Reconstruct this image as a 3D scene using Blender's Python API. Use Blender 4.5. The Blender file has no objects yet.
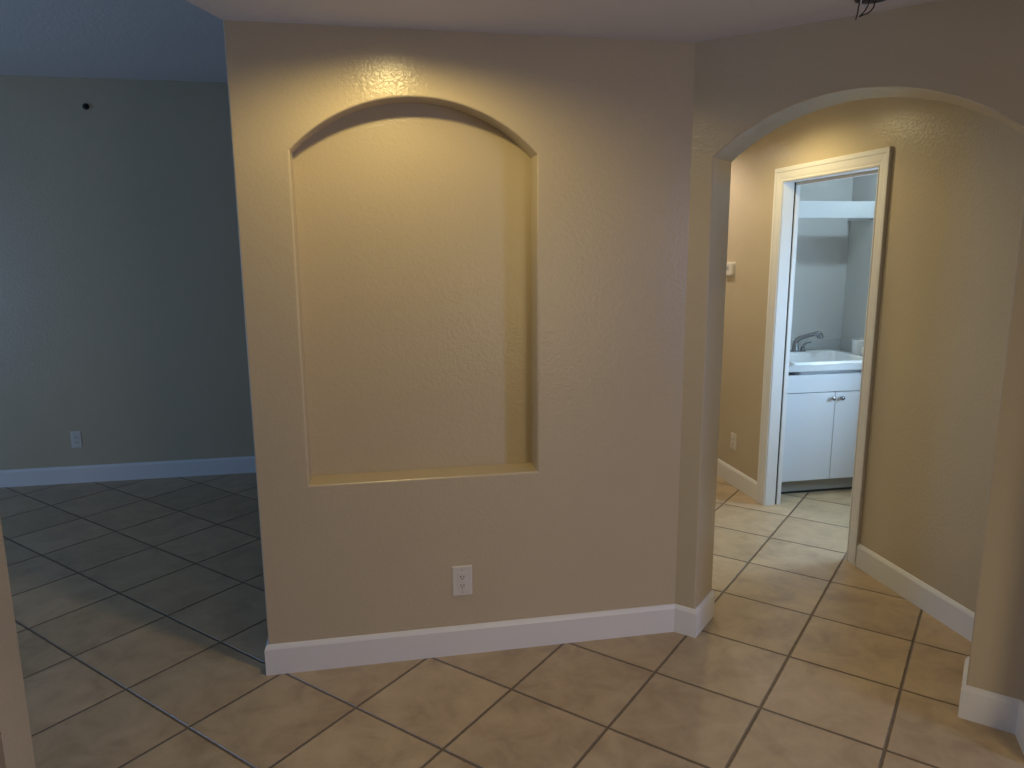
import bpy, bmesh, math, random
from mathutils import Vector, Matrix

S = bpy.context.scene
COL = S.collection
random.seed(4)
R2 = math.sqrt(.5)

# ------------------------------------------------------------------ camera
cam_d = bpy.data.cameras.new('camera')
cam = bpy.data.objects.new('camera', cam_d)
COL.objects.link(cam)
CAM_F, PITCH, ROLL, YAW = 730.73, math.radians(10.527), math.radians(-.378), math.radians(10.652)
cam_d.sensor_fit = 'HORIZONTAL'
cam_d.sensor_width = 36.0
cam_d.lens = CAM_F / 1024 * 36.0
cam_d.clip_start = .02
fw = Vector((math.sin(YAW) * math.cos(PITCH), math.cos(YAW) * math.cos(PITCH), -math.sin(PITCH)))
rt = Vector((math.cos(YAW), -math.sin(YAW), 0))
up = rt.cross(fw)
rr = math.cos(ROLL) * rt + math.sin(ROLL) * up
uu = -math.sin(ROLL) * rt + math.cos(ROLL) * up
cm = Matrix((rr, uu, -fw)).transposed().to_4x4()
cm.translation = Vector((0, -2.8055, 1.6706))
cam.matrix_world = cm
S.camera = cam

# ------------------------------------------------------------------ world, exposure
S.view_settings.view_transform = 'Standard'
S.view_settings.look = 'None'
S.view_settings.gamma = 1.0
S.view_settings.use_curve_mapping = False
S.view_settings.exposure = 0.0
S.cycles.use_denoising = True
S.cycles.max_bounces = 10
S.cycles.diffuse_bounces = 6
W = bpy.data.worlds.new('sky')
S.world = W
W.use_nodes = True
W.node_tree.nodes['Background'].inputs[0].default_value = (.55, .72, 1, 1)
W.node_tree.nodes['Background'].inputs[1].default_value = .1


def area(name, loc, target, sx, sy, power, color, shape='RECTANGLE', parent=None, spread=180):
    d = bpy.data.lights.new(name, 'AREA')
    d.shape = shape
    d.size = sx
    if shape in ('RECTANGLE', 'ELLIPSE'):
        d.size_y = sy
    d.energy = power
    d.color = color
    d.spread = math.radians(spread)
    o = bpy.data.objects.new(name, d)
    COL.objects.link(o)
    o.location = loc
    v = Vector(target) - Vector(loc)
    o.rotation_euler = v.to_track_quat('-Z', 'Y').to_euler()
    if parent:
        o.parent = parent
        o.location = Vector(loc) - parent.location
    return o


# daylight through the openings, plus an added rear fill (each lies in a frame built below)
area('daylight_entry', (3.30, -2.80, 1.15), (2.3, -2.40, .72), .48, 1.9, 31, (.36, .48, .95), spread=140)
area('fill_rear', (1.55, -4.28, 1.15), (1.45, -3, .35), 1.05, 1.85, 14, (1.0, .80, .46), spread=125)  # added warm ambient fill from behind the viewer, no known source
area('daylight_left_room', (-5.08, -.25, 1.25), (-4, -.25, 1.25), 1.2, 1.7, 45, (.264, .512, 1.0))
area('daylight_laundry', (3.64, .66, 1.25), (2.6, .72, 1.15), .62, 1.0, 45, (.48, .72, 1.0))

WARM = (1.0, .78, .33)
WARM_HALL = (1.0, .82, .42)
WARM_FAR = (1.0, .87, .76)
NICHE_W, HALL_W, FAR_W, LAUNDRY_W = 30.5, 27.5, 34, 4.8


# ------------------------------------------------------------------ materials
def mat(name, color, rough=.5, metal=0.0, spec=.5):
    m = bpy.data.materials.new(name)
    m.use_nodes = True
    b = m.node_tree.nodes['Principled BSDF']
    b.inputs['Base Color'].default_value = (*color, 1)
    b.inputs['Roughness'].default_value = rough
    b.inputs['Metallic'].default_value = metal
    b.inputs['Specular IOR Level'].default_value = spec
    return m


def nd(m, t, **kw):
    n = m.node_tree.nodes.new(t)
    for k, v in kw.items():
        setattr(n, k, v)
    return n


def lk(m, a, b):
    m.node_tree.links.new(a, b)


def paint(name, color, rough, bump, scale=70, spec=.5, var=.04):
    """rolled wall paint over a knock-down plaster texture"""
    m = mat(name, color, rough, 0, spec)
    b = m.node_tree.nodes['Principled BSDF']
    tc = nd(m, 'ShaderNodeTexCoord')
    n1 = nd(m, 'ShaderNodeTexNoise')
    n1.inputs['Scale'].default_value = scale
    n1.inputs['Detail'].default_value = 3
    n1.inputs['Roughness'].default_value = .55
    n1.inputs['Distortion'].default_value = .6
    lk(m, tc.outputs['Object'], n1.inputs['Vector'])
    rp = nd(m, 'ShaderNodeValToRGB')
    rp.color_ramp.elements[0].position = .36
    rp.color_ramp.elements[1].position = .66
    lk(m, n1.outputs['Fac'], rp.inputs['Fac'])
    bp = nd(m, 'ShaderNodeBump')
    bp.inputs['Strength'].default_value = bump
    bp.inputs['Distance'].default_value = .004
    lk(m, rp.outputs['Color'], bp.inputs['Height'])
    lk(m, bp.outputs['Normal'], b.inputs['Normal'])
    n2 = nd(m, 'ShaderNodeTexNoise')
    n2.inputs['Scale'].default_value = 3
    lk(m, tc.outputs['Object'], n2.inputs['Vector'])
    mx = nd(m, 'ShaderNodeMix', data_type='RGBA')
    mx.inputs['A'].default_value = (*[c * (1 - var) for c in color], 1)
    mx.inputs['B'].default_value = (*[min(1, c * (1 + var)) for c in color], 1)
    lk(m, n2.outputs['Fac'], mx.inputs['Factor'])
    lk(m, mx.outputs['Result'], b.inputs['Base Color'])
    return m


M = {}
M['wall'] = paint('beige_wall_paint', (.515, .432, .305), .26, .13)
M['ceil'] = paint('white_ceiling_paint', (.66, .63, .60), .8, .2, 45)
M['ceil_lightened'] = paint('white_ceiling_paint_lightened', (.80, .79, .80), .8, .2, 45)  # same ceiling white, lightened to stand in for light bounced off the ground
M['laundry'] = paint('pale_laundry_paint', (.58, .58, .57), .5, .12)
M['trim'] = mat('white_trim_paint', (.74, .73, .72), .35)
M['cab'] = mat('white_cabinet_laminate', (.65, .67, .69), .35)
M['counter'] = mat('grey_laminate', (.52, .53, .53), .35)
M['porcelain'] = mat('white_sink_plastic', (.86, .88, .90), .18)
M['chrome'] = mat('chrome', (.30, .31, .33), .18, 1)
M['dark'] = mat('gap_shade', (.03, .03, .03), .7)  # near-black colour for the shade in narrow gaps
M['kick'] = mat('grey_kick_board', (.32, .32, .29), .6)
M['plate'] = mat('ivory_plastic', (.66, .62, .56), .35)
M['slot'] = mat('black_slot', (.012, .011, .01), .6)
M['screw'] = mat('screw_metal', (.5, .48, .44), .35, 1)
M['wireblack'] = mat('black_wire', (.015, .014, .014), .45)
M['wirewhite'] = mat('white_wire', (.6, .58, .55), .45)
M['copper'] = mat('copper', (.05, .035, .025), .5, 0)
M['metalbox'] = mat('galvanised_box', (.12, .11, .10), .5, .6)
M['tub'] = mat('white_tub_plastic', (.80, .82, .84), .35)
M['lid'] = mat('grey_lid_plastic', (.32, .33, .34), .3)
M['frame'] = mat('white_window_frame', (.75, .75, .75), .4)


def glow(name, color, strength):
    m = mat(name, (.8, .8, .8), .5)
    b = m.node_tree.nodes['Principled BSDF']
    b.inputs['Emission Color'].default_value = (*color, 1)
    b.inputs['Emission Strength'].default_value = strength
    return m


M['warm_lens'] = glow('warm_lens', WARM, 8)
M['cool_lens'] = glow('cool_lens', (.75, .88, 1), 6)


def floor_material():
    m = mat('ceramic_tile_floor', (.5, .4, .3), .4)
    b = m.node_tree.nodes['Principled BSDF']
    TX, TY, TS, G = 1.3395, -.5869, .4139, .0078

    def math_(op, a, c=None, d=None):
        n = nd(m, 'ShaderNodeMath', operation=op)
        for k, x in enumerate((a, c, d)):
            if x is None:
                continue
            if isinstance(x, (int, float)):
                n.inputs[k].default_value = x
            else:
                lk(m, x, n.inputs[k])
        return n.outputs[0]
    tc = nd(m, 'ShaderNodeTexCoord')
    sp = nd(m, 'ShaderNodeSeparateXYZ')
    lk(m, tc.outputs['Object'], sp.inputs[0])
    x = math_('SUBTRACT', sp.outputs[0], TX)
    y = math_('SUBTRACT', sp.outputs[1], TY)
    a = math_('MULTIPLY', math_('ADD', x, y), R2 / TS)
    c = math_('MULTIPLY', math_('SUBTRACT', x, y), R2 / TS)
    # distance to the nearest joint, in metres
    def joint(v):
        f = math_('FRACT', v)
        return math_('MULTIPLY', math_('MINIMUM', f, math_('SUBTRACT', 1.0, f)), TS)
    d = math_('MINIMUM', joint(a), joint(c))
    n0 = nd(m, 'ShaderNodeTexNoise')
    n0.inputs['Scale'].default_value = 60
    lk(m, tc.outputs['Object'], n0.inputs['Vector'])
    d2 = math_('ADD', d, math_('MULTIPLY', math_('SUBTRACT', n0.outputs['Fac'], .5), .003))
    mr = nd(m, 'ShaderNodeMapRange', interpolation_type='SMOOTHSTEP')
    mr.inputs['From Min'].default_value = G * .22
    mr.inputs['From Max'].default_value = G * .95
    lk(m, d2, mr.inputs['Value'])
    # tile number
    cv = nd(m, 'ShaderNodeCombineXYZ')
    lk(m, math_('FLOOR', a), cv.inputs[0])
    lk(m, math_('FLOOR', c), cv.inputs[1])
    wn = nd(m, 'ShaderNodeTexWhiteNoise', noise_dimensions='3D')
    lk(m, cv.outputs[0], wn.inputs['Vector'])
    off = nd(m, 'ShaderNodeVectorMath', operation='MULTIPLY_ADD')
    lk(m, wn.outputs['Color'], off.inputs[0])
    off.inputs[1].default_value = (7, 7, 7)
    lk(m, tc.outputs['Object'], off.inputs[2])
    n1 = nd(m, 'ShaderNodeTexNoise')
    n1.inputs['Scale'].default_value = 7
    n1.inputs['Detail'].default_value = 6
    n1.inputs['Roughness'].default_value = .62
    n1.inputs['Distortion'].default_value = .5
    lk(m, off.outputs[0], n1.inputs['Vector'])
    rp = nd(m, 'ShaderNodeValToRGB')
    e = rp.color_ramp.elements
    e[0].position, e[0].color = .28, (.35, .255, .160, 1)
    e[1].position, e[1].color = .74, (.55, .42, .268, 1)
    k = e.new(.5)
    k.color = (.455, .343, .215, 1)
    lk(m, n1.outputs['Fac'], rp.inputs['Fac'])
    hv = nd(m, 'ShaderNodeHueSaturation')
    lk(m, rp.outputs['Color'], hv.inputs['Color'])
    lk(m, math_('ADD', math_('MULTIPLY', wn.outputs['Value'], .16), .92), hv.inputs['Value'])
    mx = nd(m, 'ShaderNodeMix', data_type='RGBA')
    mx.inputs['A'].default_value = (.16, .115, .07, 1)
    lk(m, mr.outputs['Result'], mx.inputs['Factor'])
    lk(m, hv.outputs['Color'], mx.inputs['B'])
    lk(m, mx.outputs['Result'], b.inputs['Base Color'])
    edge = math_('MULTIPLY', math_('MULTIPLY', mr.outputs['Result'], math_('SUBTRACT', 1.0, mr.outputs['Result'])), -.75)
    rr_ = math_('ADD', math_('ADD', math_('MULTIPLY', mr.outputs['Result'], -.12), .52), edge)
    rr2 = math_('ADD', rr_, math_('MULTIPLY', math_('SUBTRACT', n1.outputs['Fac'], .5), .3))
    lk(m, rr2, b.inputs['Roughness'])
    h = math_('ADD', math_('MULTIPLY', mr.outputs['Result'], 1.0), math_('MULTIPLY', n1.outputs['Fac'], .35))
    bp = nd(m, 'ShaderNodeBump')
    bp.inputs['Strength'].default_value = .8
    bp.inputs['Distance'].default_value = .010
    lk(m, h, bp.inputs['Height'])
    lk(m, bp.outputs['Normal'], b.inputs['Normal'])
    return m


M['floor'] = floor_material()


# ------------------------------------------------------------------ mesh helpers
def obj(name, bm, m, parent=None, smooth=False, bevel=0.0):
    bmesh.ops.recalc_face_normals(bm, faces=bm.faces)
    me = bpy.data.meshes.new(name)
    bm.to_mesh(me)
    bm.free()
    o = bpy.data.objects.new(name, me)
    COL.objects.link(o)
    me.materials.append(M[m] if isinstance(m, str) else m)
    if parent:
        o.parent = parent
    if smooth:
        for p in me.polygons:
            p.use_smooth = True
    if bevel:
        md = o.modifiers.new('bevel', 'BEVEL')
        md.width = bevel
        md.segments = 2
        md.limit_method = 'ANGLE'
        md.angle_limit = math.radians(40)
    return o


def tag(o, label, cat=None, group=None, kind=None):
    o['label'] = label
    if cat:
        o['category'] = cat
    if group:
        o['group'] = group
    if kind:
        o['kind'] = kind
    return o


def struct(name, bm, m, label, cat, bevel=0.0):
    o = obj(name, bm, m, None, False, bevel)
    return tag(o, label, cat, None, 'structure')


def thing(name, loc, label, cat, rz=0.0, kind=None, group=None):
    o = bpy.data.objects.new(name, None)
    COL.objects.link(o)
    o.empty_display_size = .05
    o.location = loc
    o.rotation_euler = (0, 0, rz)
    return tag(o, label, cat, group, kind)


def add_box(bm, x0, x1, y0, y1, z0, z1):
    v = [bm.verts.new((x, y, z)) for z in (z0, z1) for x, y in ((x0, y0), (x1, y0), (x1, y1), (x0, y1))]
    for f in ((0, 3, 2, 1), (4, 5, 6, 7), (0, 1, 5, 4), (1, 2, 6, 5), (2, 3, 7, 6), (3, 0, 4, 7)):
        bm.faces.new([v[i] for i in f])
    return v


def box(*a):
    bm = bmesh.new()
    add_box(bm, *a)
    return bm


def add_prism(bm, poly, z0, z1):
    lo = [bm.verts.new((x, y, z0)) for x, y in poly]
    hi = [bm.verts.new((x, y, z1)) for x, y in poly]
    n = len(poly)
    bm.faces.new(lo[::-1])
    bm.faces.new(hi)
    for i in range(n):
        bm.faces.new((lo[i], lo[(i + 1) % n], hi[(i + 1) % n], hi[i]))


def prism(poly, z0, z1):
    bm = bmesh.new()
    add_prism(bm, poly, z0, z1)
    return bm


def add_lathe(bm, prof, c=(0, 0, 0), seg=32, axis='Z'):
    """prof: (radius, height) pairs; a radius of 0 closes the end"""
    rings = []
    c = Vector(c)

    def place(r, h, t):
        p = Vector((r * math.cos(t), r * math.sin(t), h))
        if axis == 'X':
            p = Vector((p.z, p.x, p.y))
        elif axis == '-Y':
            p = Vector((p.x, -p.z, p.y))
        return c + p
    for r, h in prof:
        if r == 0:
            rings.append([bm.verts.new(place(0, h, 0))])
        else:
            rings.append([bm.verts.new(place(r, h, 2 * math.pi * k / seg)) for k in range(seg)])
    for a, b in zip(rings, rings[1:]):
        if len(a) == 1 and len(b) == 1:
            continue
        for k in range(seg):
            j = (k + 1) % seg
            if len(a) == 1:
                bm.faces.new((a[0], b[j], b[k]))
            elif len(b) == 1:
                bm.faces.new((a[k], a[j], b[0]))
            else:
                bm.faces.new((a[k], a[j], b[j], b[k]))


def lathe(*a, **k):
    bm = bmesh.new()
    add_lathe(bm, *a, **k)
    return bm


def add_tube(bm, pts, rad, seg=12):
    pts = [Vector(p) for p in pts]
    if not isinstance(rad, (list, tuple)):
        rad = [rad] * len(pts)
    rings = []
    for i, p in enumerate(pts):
        t = (pts[min(i + 1, len(pts) - 1)] - pts[max(i - 1, 0)]).normalized()
        a = Vector((0, 0, 1)) if abs(t.z) < .9 else Vector((1, 0, 0))
        s = t.cross(a).normalized()
        q = s.cross(t)
        rings.append([bm.verts.new(p + rad[i] * (math.cos(k * 2 * math.pi / seg) * s + math.sin(k * 2 * math.pi / seg) * q)) for k in range(seg)])
    for a, b in zip(rings, rings[1:]):
        for k in range(seg):
            j = (k + 1) % seg
            bm.faces.new((a[k], a[j], b[j], b[k]))
    bm.faces.new(rings[0][::-1])
    bm.faces.new(rings[-1])


def curve_pts(pts, n=8):
    """Catmull-Rom through the points"""
    P = [Vector(p) for p in pts]
    P = [2 * P[0] - P[1]] + P + [2 * P[-1] - P[-2]]
    out = []
    for i in range(1, len(P) - 2):
        for k in range(n):
            t = k / n
            a, b, c, d = P[i - 1:i + 3]
            out.append(.5 * ((2 * b) + (c - a) * t + (2 * a - 5 * b + 4 * c - d) * t * t + (3 * b - a - 3 * c + d) * t ** 3))
    out.append(P[-2])
    return out


def add_round_box(bm, w, d, h, r, c=(0, 0, 0), seg=5):
    """box with rounded vertical corners, base centre at c"""
    poly = []
    for cx, cy, a0 in ((w / 2 - r, d / 2 - r, 0), (-w / 2 + r, d / 2 - r, 90), (-w / 2 + r, -d / 2 + r, 180), (w / 2 - r, -d / 2 + r, 270)):
        for k in range(seg + 1):
            a = math.radians(a0 + 90 * k / seg)
            poly.append((c[0] + cx + r * math.cos(a), c[1] + cy + r * math.sin(a)))
    add_prism(bm, poly, c[2], c[2] + h)


def offset_path(path, d):
    """shift an open polyline to its left by d, mitred"""
    n = len(path)
    P = [Vector((*p, 0)) for p in path]
    dirs = [(P[i + 1] - P[i]).normalized() for i in range(n - 1)]
    nor = [Vector((-t.y, t.x, 0)) for t in dirs]
    out = []
    for i in range(n):
        if i == 0:
            q = P[0] + nor[0] * d
        elif i == n - 1:
            q = P[-1] + nor[-1] * d
        else:
            b = (nor[i - 1] + nor[i])
            b = b / b.dot(nor[i])
            q = P[i] + b * d
        out.append(q)
    return out


BZ, BT = .1263, .014
BPROF = [(0, 0), (BT, 0), (BT, BZ - .018), (BT - .003, BZ - .011), (BT - .008, BZ - .003), (BT - .011, BZ), (0, BZ)]


def add_baseboard(bm, path):
    """path runs with the room on its left"""
    cols = [offset_path(path, t) for t, z in BPROF]
    vs = [[bm.verts.new((p.x, p.y, z)) for p in c] for c, (t, z) in zip(cols, BPROF)]
    m, n = len(BPROF), len(path)
    for k in range(m):
        k2 = (k + 1) % m
        for i in range(n - 1):
            bm.faces.new((vs[k][i], vs[k][i + 1], vs[k2][i + 1], vs[k2][i]))
    bm.faces.new([vs[k][0] for k in range(m)])
    bm.faces.new([vs[k][-1] for k in range(m)][::-1])


def baseboard(*paths):
    bm = bmesh.new()
    for p in paths:
        add_baseboard(bm, p)
    return bm


def weight_bevel(o, pred, width=.008, seg=3):
    """round only the edges whose two ends satisfy pred"""
    me = o.data
    at = me.attributes.new('bevel_weight_edge', 'FLOAT', 'EDGE')
    for e in me.edges:
        a, b = (me.vertices[i].co for i in e.vertices)
        if pred(a, b):
            at.data[e.index].value = 1.0
    md = o.modifiers.new('bevel', 'BEVEL')
    md.width = width
    md.segments = seg
    md.limit_method = 'WEIGHT'


# ------------------------------------------------------------------ the plan
H, HF = 2.44, 2.8161
XL, XC = -.4662, 1.2514
TH = .2202
V = Vector((R2, -R2, 0))
U = Vector((R2, R2, 0))
C0 = Vector((XC, 0, 0))
AL, AR, AE = .0907, 1.0967, 1.2635
E0 = C0 + AE * V
E1 = E0 + TH * U
R1 = E0 + .16 * Vector((-.53, -.848, 0))
XD, XD2 = 2.4707, 2.572
YF = 2.8436
NL = (-.857, -1.03)
NR = (-.749, -1.362)
XE, YB, XW = 3.2, -4.2, -3.0
LX, LY = 3.442, 2.10

# floor
struct('floor', box(-5.2, 3.7, -4.5, 3.1, -.08, 0), 'floor', 'beige ceramic tile floor laid on the diagonal with dark grout', 'floor')

# ceilings
hall_poly = [(XL, TH), (XL, 0), NL, (XW - .1, NL[1]), (XW - .1, YB - .2), (3.7, YB - .2), (3.7, 3.1), (XC, 3.1), (XC, TH)]
struct('ceiling', prism(hall_poly, H, HF - .0005), 'ceil', 'lower white ceiling over the tiled foyer and hall', 'ceiling')
struct('ceiling_left', box(-5.2, XC + .1, -1.25, 3.1, HF, HF + .1), 'ceil_lightened', 'higher shaded ceiling of the dark room at left', 'ceiling')


# front wall with arched niche
NX0, NX1, NZ0, NZS, NZA, ND = -.272, .632, .773, 2.019, 2.212, .125


def arc(x0, x1, zs, za, n=40):
    c = (x0 + x1) / 2
    hw, rise = (x1 - x0) / 2, za - zs
    R = (hw * hw + rise * rise) / (2 * rise)
    a0 = math.asin(hw / R)
    return [(c + R * math.sin(-a0 + 2 * a0 * k / n), za - R + R * math.cos(-a0 + 2 * a0 * k / n)) for k in range(n + 1)]


def niche_wall():
    bm = bmesh.new()
    A = arc(NX0, NX1, NZS, NZA)
    mid = len(A) // 2
    xm = A[mid][0]
    ring = [(NX0, NZ0)] + A + [(NX1, NZ0), (xm, NZ0)]        # ring of the opening, clockwise from lower left
    front = [bm.verts.new((x, 0, z)) for x, z in ring]
    back = [bm.verts.new((x, ND, z)) for x, z in ring]
    n = len(ring)
    o = {}
    for k, (x, z) in dict(bl=(XL, 0), tl=(XL, H), bm=(xm, 0), tm=(xm, H), br=(XC, 0), tr=(XC, H)).items():
        o[k] = bm.verts.new((x, 0, z))
        o[k + 'b'] = bm.verts.new((x, TH, z))
    ia = 1 + mid
    bm.faces.new([o['bl'], o['tl'], o['tm'], front[ia]] + [front[i] for i in range(ia - 1, -1, -1)] + [front[-1], o['bm']])
    bm.faces.new([o['br'], o['bm'], front[-1], front[-2]] + [front[i] for i in range(n - 3, ia - 1, -1)] + [o['tm'], o['tr']])
    for i in range(n):
        j = (i + 1) % n
        bm.faces.new((front[i], front[j], back[j], back[i]))
    bm.faces.new(back)
    for a, b in (('bl', 'tl'), ('tl', 'tm'), ('tm', 'tr'), ('tr', 'br'), ('br', 'bm'), ('bm', 'bl')):
        bm.faces.new((o[a], o[b], o[b + 'b'], o[a + 'b']))
    bm.faces.new([o[k + 'b'] for k in ('bl', 'tl', 'tm', 'tr', 'br', 'bm')])
    return bm


w = struct('wall_front', niche_wall(), 'wall', 'beige textured wall with a tall shallow arched niche', 'wall')


def on_niche(p):
    return abs(p.y) < 1e-4 and NX0 - 1e-3 < p.x < NX1 + 1e-3 and NZ0 - 1e-3 < p.z < NZA + 1e-3


weight_bevel(w, lambda a, b: (on_niche(a) and on_niche(b)) or
             (abs(a.x - XL) < 1e-4 and abs(b.x - XL) < 1e-4 and abs(a.y) < 1e-4 and abs(b.y) < 1e-4), .007)

# angled wall with the arched doorway, built in (a, z) and extruded along U
AZS, AZA = 2.0113, 2.203


def arch_wall():
    bm = bmesh.new()
    ring = [(0, 0), (0, H), (AE, H), (AE, 0), (AR, 0)] + arc(AL, AR, AZS, AZA)[::-1] + [(AL, 0)]
    fr = [bm.verts.new(C0 + a * V + Vector((0, 0, z))) for a, z in ring]
    bk = [bm.verts.new(C0 + a * V + TH * U + Vector((0, 0, z))) for a, z in ring]
    n = len(ring)
    bm.faces.new(fr)
    bm.faces.new(bk[::-1])
    for i in range(n):
        j = (i + 1) % n
        bm.faces.new((fr[i], fr[j], bk[j], bk[i]))
    return bm


w = struct('wall_angled', arch_wall(), 'wall', 'angled beige wall pierced by a wide arched doorway', 'wall')


def on_arch(p):
    a = (p - C0).dot(V)
    return AL - 1e-3 < a < AR + 1e-3


weight_bevel(w, lambda a, b: on_arch(a) and on_arch(b) and abs((a - b).dot(U)) < 1e-3, .007)

# the remaining walls
struct('wall_hall_left', prism([(XC, TH), (XC, 3.0), (1.407, 3.0), (1.407, .1557), (XC + .001, .002)], 0, H), 'wall', 'beige wall hidden behind the left side of the arch', 'wall')
struct('wall_hall_end', box(1.407, XD, 2.9, 3.0, 0, H), 'wall', 'beige wall closing the far end of the hall', 'wall')
struct('wall_left', box(-5.2, XC, YF, YF + .15, 0, HF), 'wall', 'far beige wall of the dark room at left', 'wall')
struct('wall_foyer_left', prism([NL, NR, (XW, NR[1]), (XW, NL[1])], 0, H), 'wall', 'end of a beige wall at the lower left edge', 'wall')
struct('wall_right', prism([(E0.x, E0.y), (R1.x, R1.y), (XE, R1.y), (XE, E1.y), (E1.x, E1.y)], 0, H), 'wall', 'beige wall turning off right of the arch', 'wall')
bm = bmesh.new()
CW = .086
DY0, DY1, DZ = .4315 + CW, 1.463 - CW, 2.137 - CW      # clear door opening
add_box(bm, XD, XD2, E1.y, DY0 - .02, 0, H)
add_box(bm, XD, XD2, DY1 + .02, 3.0, 0, H)
add_box(bm, XD, XD2, DY0 - .02, DY1 + .02, DZ + .02, H)
bmesh.ops.remove_doubles(bm, verts=bm.verts, dist=1e-5)
struct('wall_hall_right', bm, 'wall', 'beige hall wall seen through the arch, around the laundry doorway', 'wall')

struct('wall_laundry_back', box(XD2, LX, LY, LY + .1, 0, H), 'laundry', 'pale laundry wall behind the sink', 'wall')


def wall_with_hole(axis, at, th, s0, s1, z1, h0, h1, hz0, hz1):
    bm = bmesh.new()
    for a0, a1, b0, b1 in ((s0, h0, 0, z1), (h1, s1, 0, z1), (h0, h1, 0, hz0), (h0, h1, hz1, z1)):
        if b1 - b0 < 1e-4:
            continue
        if axis == 'x':
            add_box(bm, at, at + th, a0, a1, b0, b1)
        else:
            add_box(bm, a0, a1, at, at + th, b0, b1)
    return bm


struct('wall_laundry_right', wall_with_hole('x', LX, .15, E1.y, LY + .1, H, .34, .98, .72, 1.78), 'laundry', 'pale laundry wall right of the sink', 'wall')
struct('wall_back', wall_with_hole('y', YB - .12, .12, XW - .1, XE + .12, H, 1.0, 2.1, .1, 2.15), 'wall', 'beige wall behind the viewer with an added opening for the fill light', 'wall')
struct('wall_foyer_right', wall_with_hole('x', XE, .12, YB, R1.y, H, -3.08, -2.52, .1, 2.15), 'wall', 'beige wall right of the viewer with a glazed entry door', 'wall')
struct('wall_foyer_west', box(XW - .1, XW, YB, NR[1], 0, H), 'wall', 'beige wall at the left behind the viewer', 'wall')
struct('wall_room_west', wall_with_hole('x', -5.2, .15, NL[1] - .2, 3.0, HF, -.88, .38, .35, 2.15), 'wall', 'window wall of the dark room at left', 'wall')
struct('wall_room_near', box(-5.2, XW, NR[1], NL[1], 0, HF), 'wall', 'near wall of the dark room at left', 'wall')


def window(name, axis, at, a0, a1, z0, z1, label, bars=1):
    bm = bmesh.new()
    t, d = .05, .05
    spans = [(a0, a0 + t, z0, z1), (a1 - t, a1, z0, z1), (a0 + t, a1 - t, z0, z0 + t), (a0 + t, a1 - t, z1 - t, z1)]
    for k in range(bars):
        z = z0 + (z1 - z0) * (k + 1) / (bars + 1)
        spans.append((a0 + t, a1 - t, z - .015, z + .015))
    for p0, p1, q0, q1 in spans:
        if axis == 'x':
            add_box(bm, at, at + d, p0, p1, q0, q1)
        else:
            add_box(bm, p0, p1, at, at + d, q0, q1)
    return struct(name, bm, 'frame', label, 'window')


window('window_1', 'x', LX + .05, .34, .98, .72, 1.78, 'white window frame in the laundry side wall')
window('fill_frame', 'y', YB - .07, 1.0, 2.1, .1, 2.15, 'added unseen white frame around the fill light behind the viewer', 0)  # opening added to hold the rear fill light
window('window_3', 'x', XE + .05, -3.08, -2.52, .1, 2.15, 'tall narrow white frame of the entry door glass', 0)
window('window_4', 'x', -5.15, -.88, .38, .35, 2.15, 'wide white window frame in the dark room at left')

# ------------------------------------------------------------------ baseboards (room on the left of each path)
j0 = C0 + AL * V
jb = j0 + TH * U
k0 = C0 + AR * V
kb = k0 + TH * U
struct('baseboard_front', baseboard([(jb.x, jb.y), (j0.x, j0.y), (XC, 0), (XL, 0), (XL, TH)]), 'trim', 'white baseboard under the niche wall and round to the arch', 'baseboard')
struct('baseboard_right', baseboard([(XE - .02, R1.y), (R1.x, R1.y), (E0.x, E0.y), (k0.x, k0.y), (kb.x, kb.y)]), 'trim', 'short white baseboard at the right foot of the arch', 'baseboard')
struct('baseboard_left', baseboard([(XC, YF), (-5.04, YF)]), 'trim', 'white baseboard along the dark room at left', 'baseboard')
struct('baseboard_hall', baseboard([(XD, E1.y), (XD, .4315)]), 'trim', 'white baseboard right of the laundry doorway', 'baseboard')
struct('baseboard_hall_far', baseboard([(XD, 1.463), (XD, 2.9), (1.41, 2.9)]), 'trim', 'white baseboard left of the laundry doorway', 'baseboard')

# ------------------------------------------------------------------ laundry doorway: casing and split pocket-door jamb
door = thing('door_1', (XD, (DY0 + DY1) / 2, 0), 'white cased laundry doorway with a split pocket jamb', 'doorway', kind='structure')


def local(o, root):
    o.parent = root
    o.matrix_parent_inverse = Matrix.Translation(-root.location)
    return o


def casing(x, sgn):
    prof = [(.003, 0), (.003, .010), (.010, .0125), (.016, .0095), (.030, .0125), (.058, .0145), (.064, .018), (CW - .003, .018), (CW, .016), (CW, 0)]
    bm = bmesh.new()
    rows = []
    for wd, t in prof:
        xx = x - sgn * t
        rows.append([bm.verts.new(p) for p in ((xx, DY0 - wd, 0), (xx, DY0 - wd, DZ + wd), (xx, DY1 + wd, DZ + wd), (xx, DY1 + wd, 0))])
    for a, b in zip(rows, rows[1:] + rows[:1]):
        for i in range(3):
            bm.faces.new((a[i], a[i + 1], b[i + 1], b[i]))
    bm.faces.new([r[0] for r in rows])
    bm.faces.new([r[3] for r in rows])
    return bm


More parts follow.
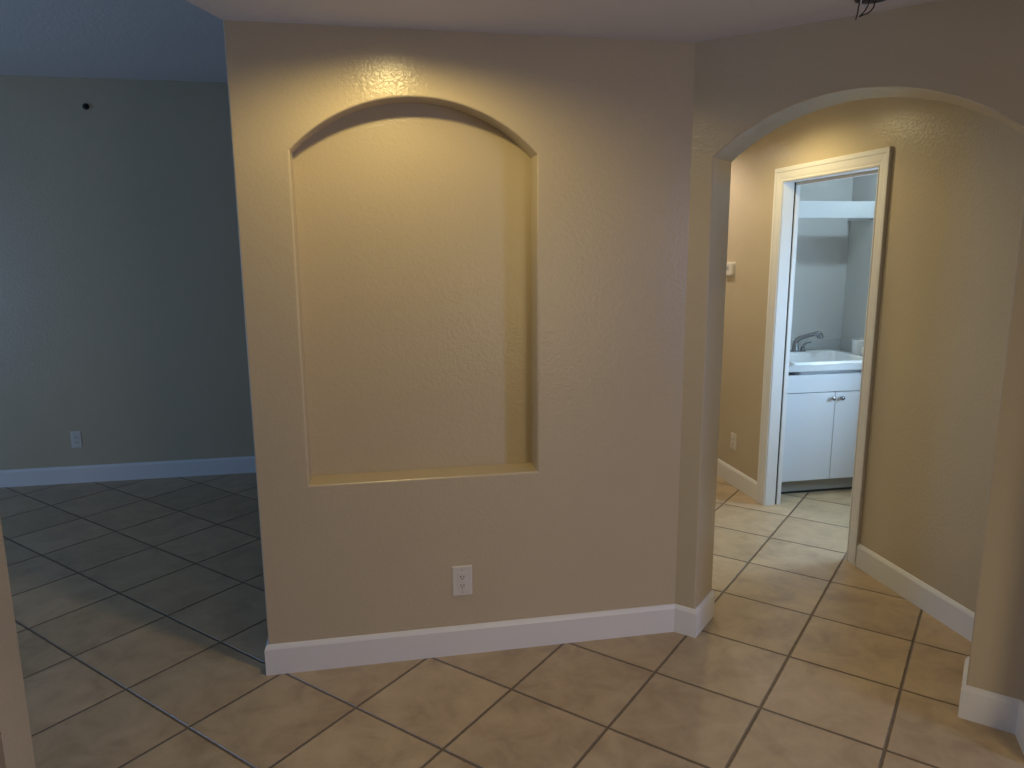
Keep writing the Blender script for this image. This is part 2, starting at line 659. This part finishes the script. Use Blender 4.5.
local(obj('casing', casing(XD, 1), 'trim'), door)
local(obj('casing', casing(XD2, -1), 'trim'), door)
for x0, x1 in ((XD - .002, XD + .070), (XD + .084, XD2 + .002)):
    bm = bmesh.new()
    add_box(bm, x0, x1, DY0 - .019, DY0, 0, DZ + .019)
    add_box(bm, x0, x1, DY1, DY1 + .019, 0, DZ + .019)
    add_box(bm, x0, x1, DY0, DY1, DZ - (.016 if x0 > XD else 0), DZ + .019)
    local(obj('jamb', bm, 'trim'), door)
bm = bmesh.new()
add_box(bm, XD + .070, XD + .084, DY1 + .010, DY1 + .019, 0, DZ + .019)
add_box(bm, XD + .070, XD + .084, DY0 - .019, DY0 - .010, 0, DZ + .019)
add_box(bm, XD + .070, XD + .084, DY0 - .010, DY1 + .010, DZ + .012, DZ + .019)
local(obj('pocket_slot_shade', bm, 'dark'), door)  # dark strips stand in for the shade inside the jamb slot


# ------------------------------------------------------------------ electrical plates
def outlet(loc, face, label, w=.083, h=.130, plain=False):
    """plate against a wall; local -Y looks into the room"""
    rz = {'-y': 0, '-x': -math.pi / 2}[face]
    t = thing('wall_outlet', loc, label, 'outlet', rz, group='wall outlets')
    bm = bmesh.new()
    pw, ph, d = w / 2, h / 2, .006
    ring = [[bm.verts.new((sx * (pw - i), y, sz * (ph - i))) for sx, sz in ((-1, -1), (1, -1), (1, 1), (-1, 1))] for i, y in ((0, 0), (0, -d * .45), (.004, -d))]
    for a, b in zip(ring, ring[1:]):
        for k in range(4):
            j = (k + 1) % 4
            bm.faces.new((a[k], a[j], b[j], b[k]))
    bm.faces.new(ring[-1])
    bm.faces.new(ring[0][::-1])
    obj('cover_plate', bm, 'plate', t)
    rc = obj('receptacle', box(-.0185, .0185, -d - .0018, -d + .001, -.038, .038), 'plate', t, bevel=.001)
    for zc in (.0205, -.0175):
        bm = bmesh.new()
        for sx, hh in ((-.0062, .0038), (.0062, .0032)):
            add_box(bm, sx - .0017, sx + .0017, -d - .0024, -d - .001, zc - hh, zc + hh)
        add_lathe(bm, [(0, -.0006), (.0028, -.0006), (.0028, .0007), (0, .0007)], (0, -d - .0016, zc - .0095), 10, '-Y')
        obj('socket_slots', bm, 'slot', rc)
    for z in (.0478, -.0478):
        obj('screw', lathe([(.0034, 0), (.0034, .0010), (.0022, .0016), (0, .0018)], (0, -d + .0004, z), 12, '-Y'), 'screw', t)
    return t


outlet((.313, 0, .325), '-y', 'white outlet plate low on the beige wall below the niche')
outlet((-2.161, YF, .324), '-y', 'pale outlet plate low on the dark far wall at left', .072, .125)
outlet((XD, 1.838, .312), '-x', 'outlet plate low on the hall wall left of the laundry doorway', .074, .118)

# black cable end high on the dark wall
t = thing('cable_connector', (-1.858, YF, 2.632), 'small black cable end high on the dark far wall', 'cable')
obj('bushing', lathe([(.021, 0), (.021, .004), (.013, .007), (.013, .002), (0, .002)], (0, 0, 0), 20, '-Y'), 'wireblack', t, True)
bm = bmesh.new()
add_tube(bm, curve_pts([(0, -.001, 0), (.002, -.02, .004), (.006, -.032, -.006), (.008, -.030, -.018)], 5), .006, 10)
obj('cable', bm, 'wireblack', t, True)

# thermostat on the hall wall
t = thing('thermostat', (XD, 2.0, 1.517), 'white rounded thermostat on the hall wall beside the arch', 'thermostat', -math.pi / 2)
bm = bmesh.new()
add_round_box(bm, .135, .10, .006, .012)
bmesh.ops.rotate(bm, verts=bm.verts, cent=(0, 0, 0), matrix=Matrix.Rotation(math.pi / 2, 3, 'X'))
obj('back_plate', bm, 'plate', t)
bm = bmesh.new()
add_round_box(bm, .122, .088, .022, .014, (0, 0, .006))
bmesh.ops.rotate(bm, verts=bm.verts, cent=(0, 0, 0), matrix=Matrix.Rotation(math.pi / 2, 3, 'X'))
obj('housing', bm, 'plate', t, bevel=.006)
obj('display', box(-.028, .020, -.0286, -.0275, -.008, .020), 'lid', t)

# ------------------------------------------------------------------ open ceiling box with loose wires by the arch
JX, JY = 1.586, -.574
t = thing('junction_box', (JX, JY, H), 'open ceiling junction box with loose wires above the arch', 'electrical box')
obj('box', lathe([(.050, .0), (.053, -.003), (.047, -.003), (.046, 0.0), (0, -.0005)], (0, 0, 0), 32), 'metalbox', t)
for pts, mm, lab in (
        ([(.030, .030, 0), (.036, .045, -.014), (.030, .058, -.026), (.014, .060, -.032), (-.004, .056, -.040)], 'wireblack', 'black wire'),
        ([(.004, .022, 0), (.008, .034, -.012), (.006, .046, -.026), (-.004, .055, -.040)], 'wireblack', 'black wire'),
        ([(-.026, .02, 0), (-.020, .030, -.010), (-.002, .036, -.016), (.010, .030, -.004)], 'wirewhite', 'white wire'),
        ([(-.010, .01, 0), (-.022, .034, -.010), (-.014, .052, -.030), (-.016, .057, -.050)], 'copper', 'dark brown wire')):
    bm = bmesh.new()
    add_tube(bm, curve_pts(pts, 6), .0022, 8)
    o = obj('wire', bm, mm, t, True)
    o['label'] = lab


# ------------------------------------------------------------------ lamps in the ceiling
def downlight(loc, power, label, color=WARM):
    t = thing('recessed_downlight', loc, label, 'ceiling light', group='recessed downlights')
    obj('trim_ring', lathe([(.085, 0), (.082, -.006), (.066, -.008), (.064, -.001), (.064, 0)], (0, 0, 0), 40), 'trim', t, True)
    obj('lens', lathe([(.064, -.0015), (.03, -.003), (0, -.003)], (0, 0, 0), 40), 'warm_lens', t, True)
    d = bpy.data.lights.new('lamp_light', 'SPOT')
    d.energy, d.color, d.shadow_soft_size = power, color, .035
    d.spot_size, d.spot_blend = math.radians(166), .5
    o = bpy.data.objects.new('lamp_light', d)
    COL.objects.link(o)
    o.parent = t
    o.location = (0, 0, -.012)
    return t


downlight((.10, -.47, H), NICHE_W, 'round warm recessed downlight in front of the niche')
downlight((1.97, 1.05, H), HALL_W, 'round warm recessed downlight outside the laundry doorway', WARM_HALL)
downlight((1.95, 2.25, H), FAR_W, 'round warm recessed downlight at the far end of the hall', WARM_FAR)
t = thing('laundry_ceiling_lamp', (3.35, 1.42, H), 'round cool flush lamp on the laundry ceiling', 'ceiling light')
obj('base', lathe([(.088, 0), (.088, -.015), (0, -.015)], (0, 0, 0), 40), 'trim', t)
obj('diffuser', lathe([(.08, -.015), (.076, -.03), (.055, -.04), (0, -.043)], (0, 0, 0), 40), 'cool_lens', t, True)
area('lamp_light', (3.35, 1.42, H - .05), (3.35, 1.42, 0), .06, .06, LAUNDRY_W, (.6, .85, 1), 'DISK', t)

# ------------------------------------------------------------------ laundry vanity
VX0, VX1, VY0, VY1 = XD2 + .004, LX - .004, 1.50, LY - .002
t = thing('vanity_cabinet', (3.01, 1.80, 0), 'white two-door vanity cabinet under the laundry sink', 'cabinet')
ox, oy = 3.01, 1.80


def loc_box(x0, x1, y0, y1, z0, z1):
    return box(x0 - ox, x1 - ox, y0 - oy, y1 - oy, z0, z1)


bm = bmesh.new()   # carcass as a shell: sides, bottom, back, front rail
add_box(bm, VX0 - ox, VX0 + .016 - ox, VY0 + .019 - oy, VY1 - oy, .104, .862)
add_box(bm, VX1 - .016 - ox, VX1 - ox, VY0 + .019 - oy, VY1 - oy, .104, .862)
add_box(bm, VX0 + .016 - ox, VX1 - .016 - ox, VY0 + .019 - oy, VY1 - oy, .104, .12)
add_box(bm, VX0 + .016 - ox, VX1 - .016 - ox, VY1 - .01 - oy, VY1 - oy, .12, .862)
obj('carcass', bm, 'cab', t)
obj('toe_kick', loc_box(VX0, VX1, VY0 + .055, VY0 + .07, .018, .104), 'kick', t)
obj('plinth_gap_shade', loc_box(VX0 + .01, VX1 - .01, VY0 + .062, VY0 + .08, 0, .018), 'dark', t)  # solid dark bar, its colour stands for shade below the kick board
obj('drawer_front', loc_box(VX0 + .004, VX1 - .004, VY0, VY0 + .018, .716, .835), 'cab', t, bevel=.002)
for x0, x1, kx in ((VX0 + .004, 3.0085, 2.986), (3.0125, VX1 - .004, 3.050)):
    d = obj('door', loc_box(x0, x1, VY0, VY0 + .018, .108, .711), 'cab', t, bevel=.002)
    bm = bmesh.new()
    add_tube(bm, [(kx - ox, VY0 - oy + .002, .672), (kx - ox, VY0 - oy - .016, .672)], .005, 10)
    add_lathe(bm, [(0, .012), (.011, .014), (.0145, .019), (.0145, .026), (.012, .030), (0, .031)], (kx - ox, VY0 - oy, .672), 20, '-Y')
    obj('knob', bm, 'chrome', d, True)

# counter with splashes
SX0, SX1, SY0, SY1 = 2.69, 3.325, 1.505, 2.045          # sink rim
CZ0, CZ1 = .864, .902
t = thing('countertop', (3.01, 1.80, CZ0), 'pale grey laminate countertop with splashes around the laundry sink', 'countertop')


def frame_slab(bm, x0, x1, y0, y1, hx0, hx1, hy0, hy1, z0, z1):
    for a in ((x0, hx0, y0, y1), (hx1, x1, y0, y1), (hx0, hx1, y0, hy0), (hx0, hx1, hy1, y1)):
        add_box(bm, *a, z0, z1)


bm = bmesh.new()
frame_slab(bm, VX0 - ox, VX1 - ox, VY0 - .025 - oy, VY1 - oy, SX0 + .02 - ox, SX1 - .02 - ox, SY0 + .02 - oy, SY1 - .03 - oy, 0, CZ1 - CZ0)
obj('slab', bm, 'counter', t)
obj('backsplash', box(VX0 - ox, VX1 - ox, VY1 - .016 - oy, VY1 - oy, CZ1 - CZ0, .128), 'counter', t, bevel=.002)
obj('side_splash', box(VX1 - .016 - ox, VX1 - ox, VY0 - .02 - oy, VY1 - .016 - oy, CZ1 - CZ0, .128), 'counter', t, bevel=.002)


def sink_mesh():
    """drop-in basin: rounded rectangles from the outer rim, over the lip and down to the bowl floor"""
    bm = bmesh.new()
    cx, cy = (SX0 + SX1) / 2, (SY0 + SY1) / 2
    # outer rim, lip, inner edge (with a deeper deck behind), walls, floor
    loops = [((SX0, SX1, SY0, SY1), .022, .9025), ((SX0 + .004, SX1 - .004, SY0 + .004, SY1 - .004), .022, .914),
             ((SX0 + .012, SX1 - .012, SY0 + .012, SY1 - .012), .02, .918),
             ((SX0 + .030, SX1 - .030, SY0 + .028, SY1 - .105), .04, .917),
             ((SX0 + .036, SX1 - .036, SY0 + .034, SY1 - .111), .045, .908),
             ((SX0 + .055, SX1 - .055, SY0 + .05, SY1 - .125), .06, .66),
             ((SX0 + .11, SX1 - .11, SY0 + .10, SY1 - .17), .06, .635)]
    rings = []
    for (x0, x1, y0, y1), r, z in loops:
        ring = []
        for px, py, a0 in ((x1 - r, y1 - r, 0), (x0 + r, y1 - r, 90), (x0 + r, y0 + r, 180), (x1 - r, y0 + r, 270)):
            for k in range(7):
                a = math.radians(a0 + 15 * k)
                ring.append(bm.verts.new((px + r * math.cos(a) - cx, py + r * math.sin(a) - cy, z - CZ1)))
        rings.append(ring)
    n = len(rings[0])
    for a, b in zip(rings, rings[1:]):
        for k in range(n):
            j = (k + 1) % n
            bm.faces.new((a[k], a[j], b[j], b[k]))
    bm.faces.new(rings[-1])
    return bm, (cx, cy)


bm, (scx, scy) = sink_mesh()
t = thing('sink', (scx, scy, CZ1), 'white drop-in laundry sink set in the countertop', 'sink')
obj('basin', bm, 'porcelain', t, True)
obj('drain', lathe([(.04, -.264), (.036, -.261), (.02, -.263), (0, -.265)], (0, -.03, 0), 24), 'chrome', t, True)

# faucet on the rear deck of the sink
FX, FY, FZ = 3.02, 1.99, .917
t = thing('faucet', (FX, FY, FZ), 'chrome pull-out faucet behind the laundry sink', 'faucet')
bm = bmesh.new()
add_round_box(bm, .115, .055, .010, .02)
obj('base_plate', bm, 'chrome', t, bevel=.003)
obj('body', lathe([(.024, .010), (.022, .03), (.021, .05), (.017, .062), (0, .066)], (-.020, 0, 0), 24), 'chrome', t, True)
bm = bmesh.new()
pts = curve_pts([(-.020, 0, .045), (-.018, -.002, .075), (.000, -.014, .098), (.040, -.042, .118), (.075, -.066, .132)], 8)
add_tube(bm, pts, [.020 - .006 * min(1, k / (len(pts) - 8)) for k in range(len(pts))], 16)
obj('spout', bm, 'chrome', t, True)
bm = bmesh.new()
pts = [Vector((.066, -.060, .128)), Vector((.082, -.071, .137)), Vector((.096, -.080, .138)), Vector((.108, -.088, .130)), Vector((.113, -.092, .112)), Vector((.113, -.092, .104))]
add_tube(bm, pts, [.011, .014, .019, .023, .023, .019], 18)
obj('spray_head', bm, 'chrome', t, True)
bm = bmesh.new()
add_lathe(bm, [(.016, .010), (.016, .024), (.012, .034), (0, .038)], (.036, -.004, 0), 20)
add_tube(bm, curve_pts([(.030, -.004, .026), (.042, -.010, .050), (.058, -.018, .062), (.086, -.026, .068)], 6), [.008] * 12 + [.006] * 7, 12)
obj('lever', bm, 'chrome', t, True)

# things on the counter, right of the sink
t = thing('plastic_tub', (3.374, 1.800, CZ1 + .001), 'white plastic tub with a grey lid on the counter right of the sink', 'tub')
obj('pot', lathe([(0, 0), (.038, 0), (.041, .004), (.045, .104), (.047, .108), (.047, .115), (.0445, .115)], (0, 0, 0), 32), 'tub', t, True)
obj('lid', lathe([(.0445, .111), (.043, .119), (.036, .123), (.011, .123), (.009, .131), (0, .133)], (0, 0, 0), 32), 'lid', t, True)
t = thing('round_cup', (3.374, 1.712, CZ1 + .001), 'small rounded white cup in front of the plastic tub', 'cup')
obj('cup', lathe([(0, 0), (.020, 0), (.033, .012), (.037, .035), (.034, .062), (.030, .070), (.027, .068), (.031, .05), (.030, .02), (0, .010)], (0, 0, 0), 32), 'tub', t, True)

# shelf board across the laundry
t = thing('shelf', (3.01, 1.84, 1.86), 'white board shelf front spanning the laundry above the sink', 'shelf')
obj('front_board', box(XD2 + .002 - 3.01, LX - .002 - 3.01, 0, .02, 0, .113), 'cab', t, bevel=.002)
for x0, x1 in ((LX - .021, LX - .002), (XD2 + .002, XD2 + .021)):
    obj('cleat', box(x0 - 3.01, x1 - 3.01, .02, LY - .002 - 1.84, -.012, .030), 'cab', t)
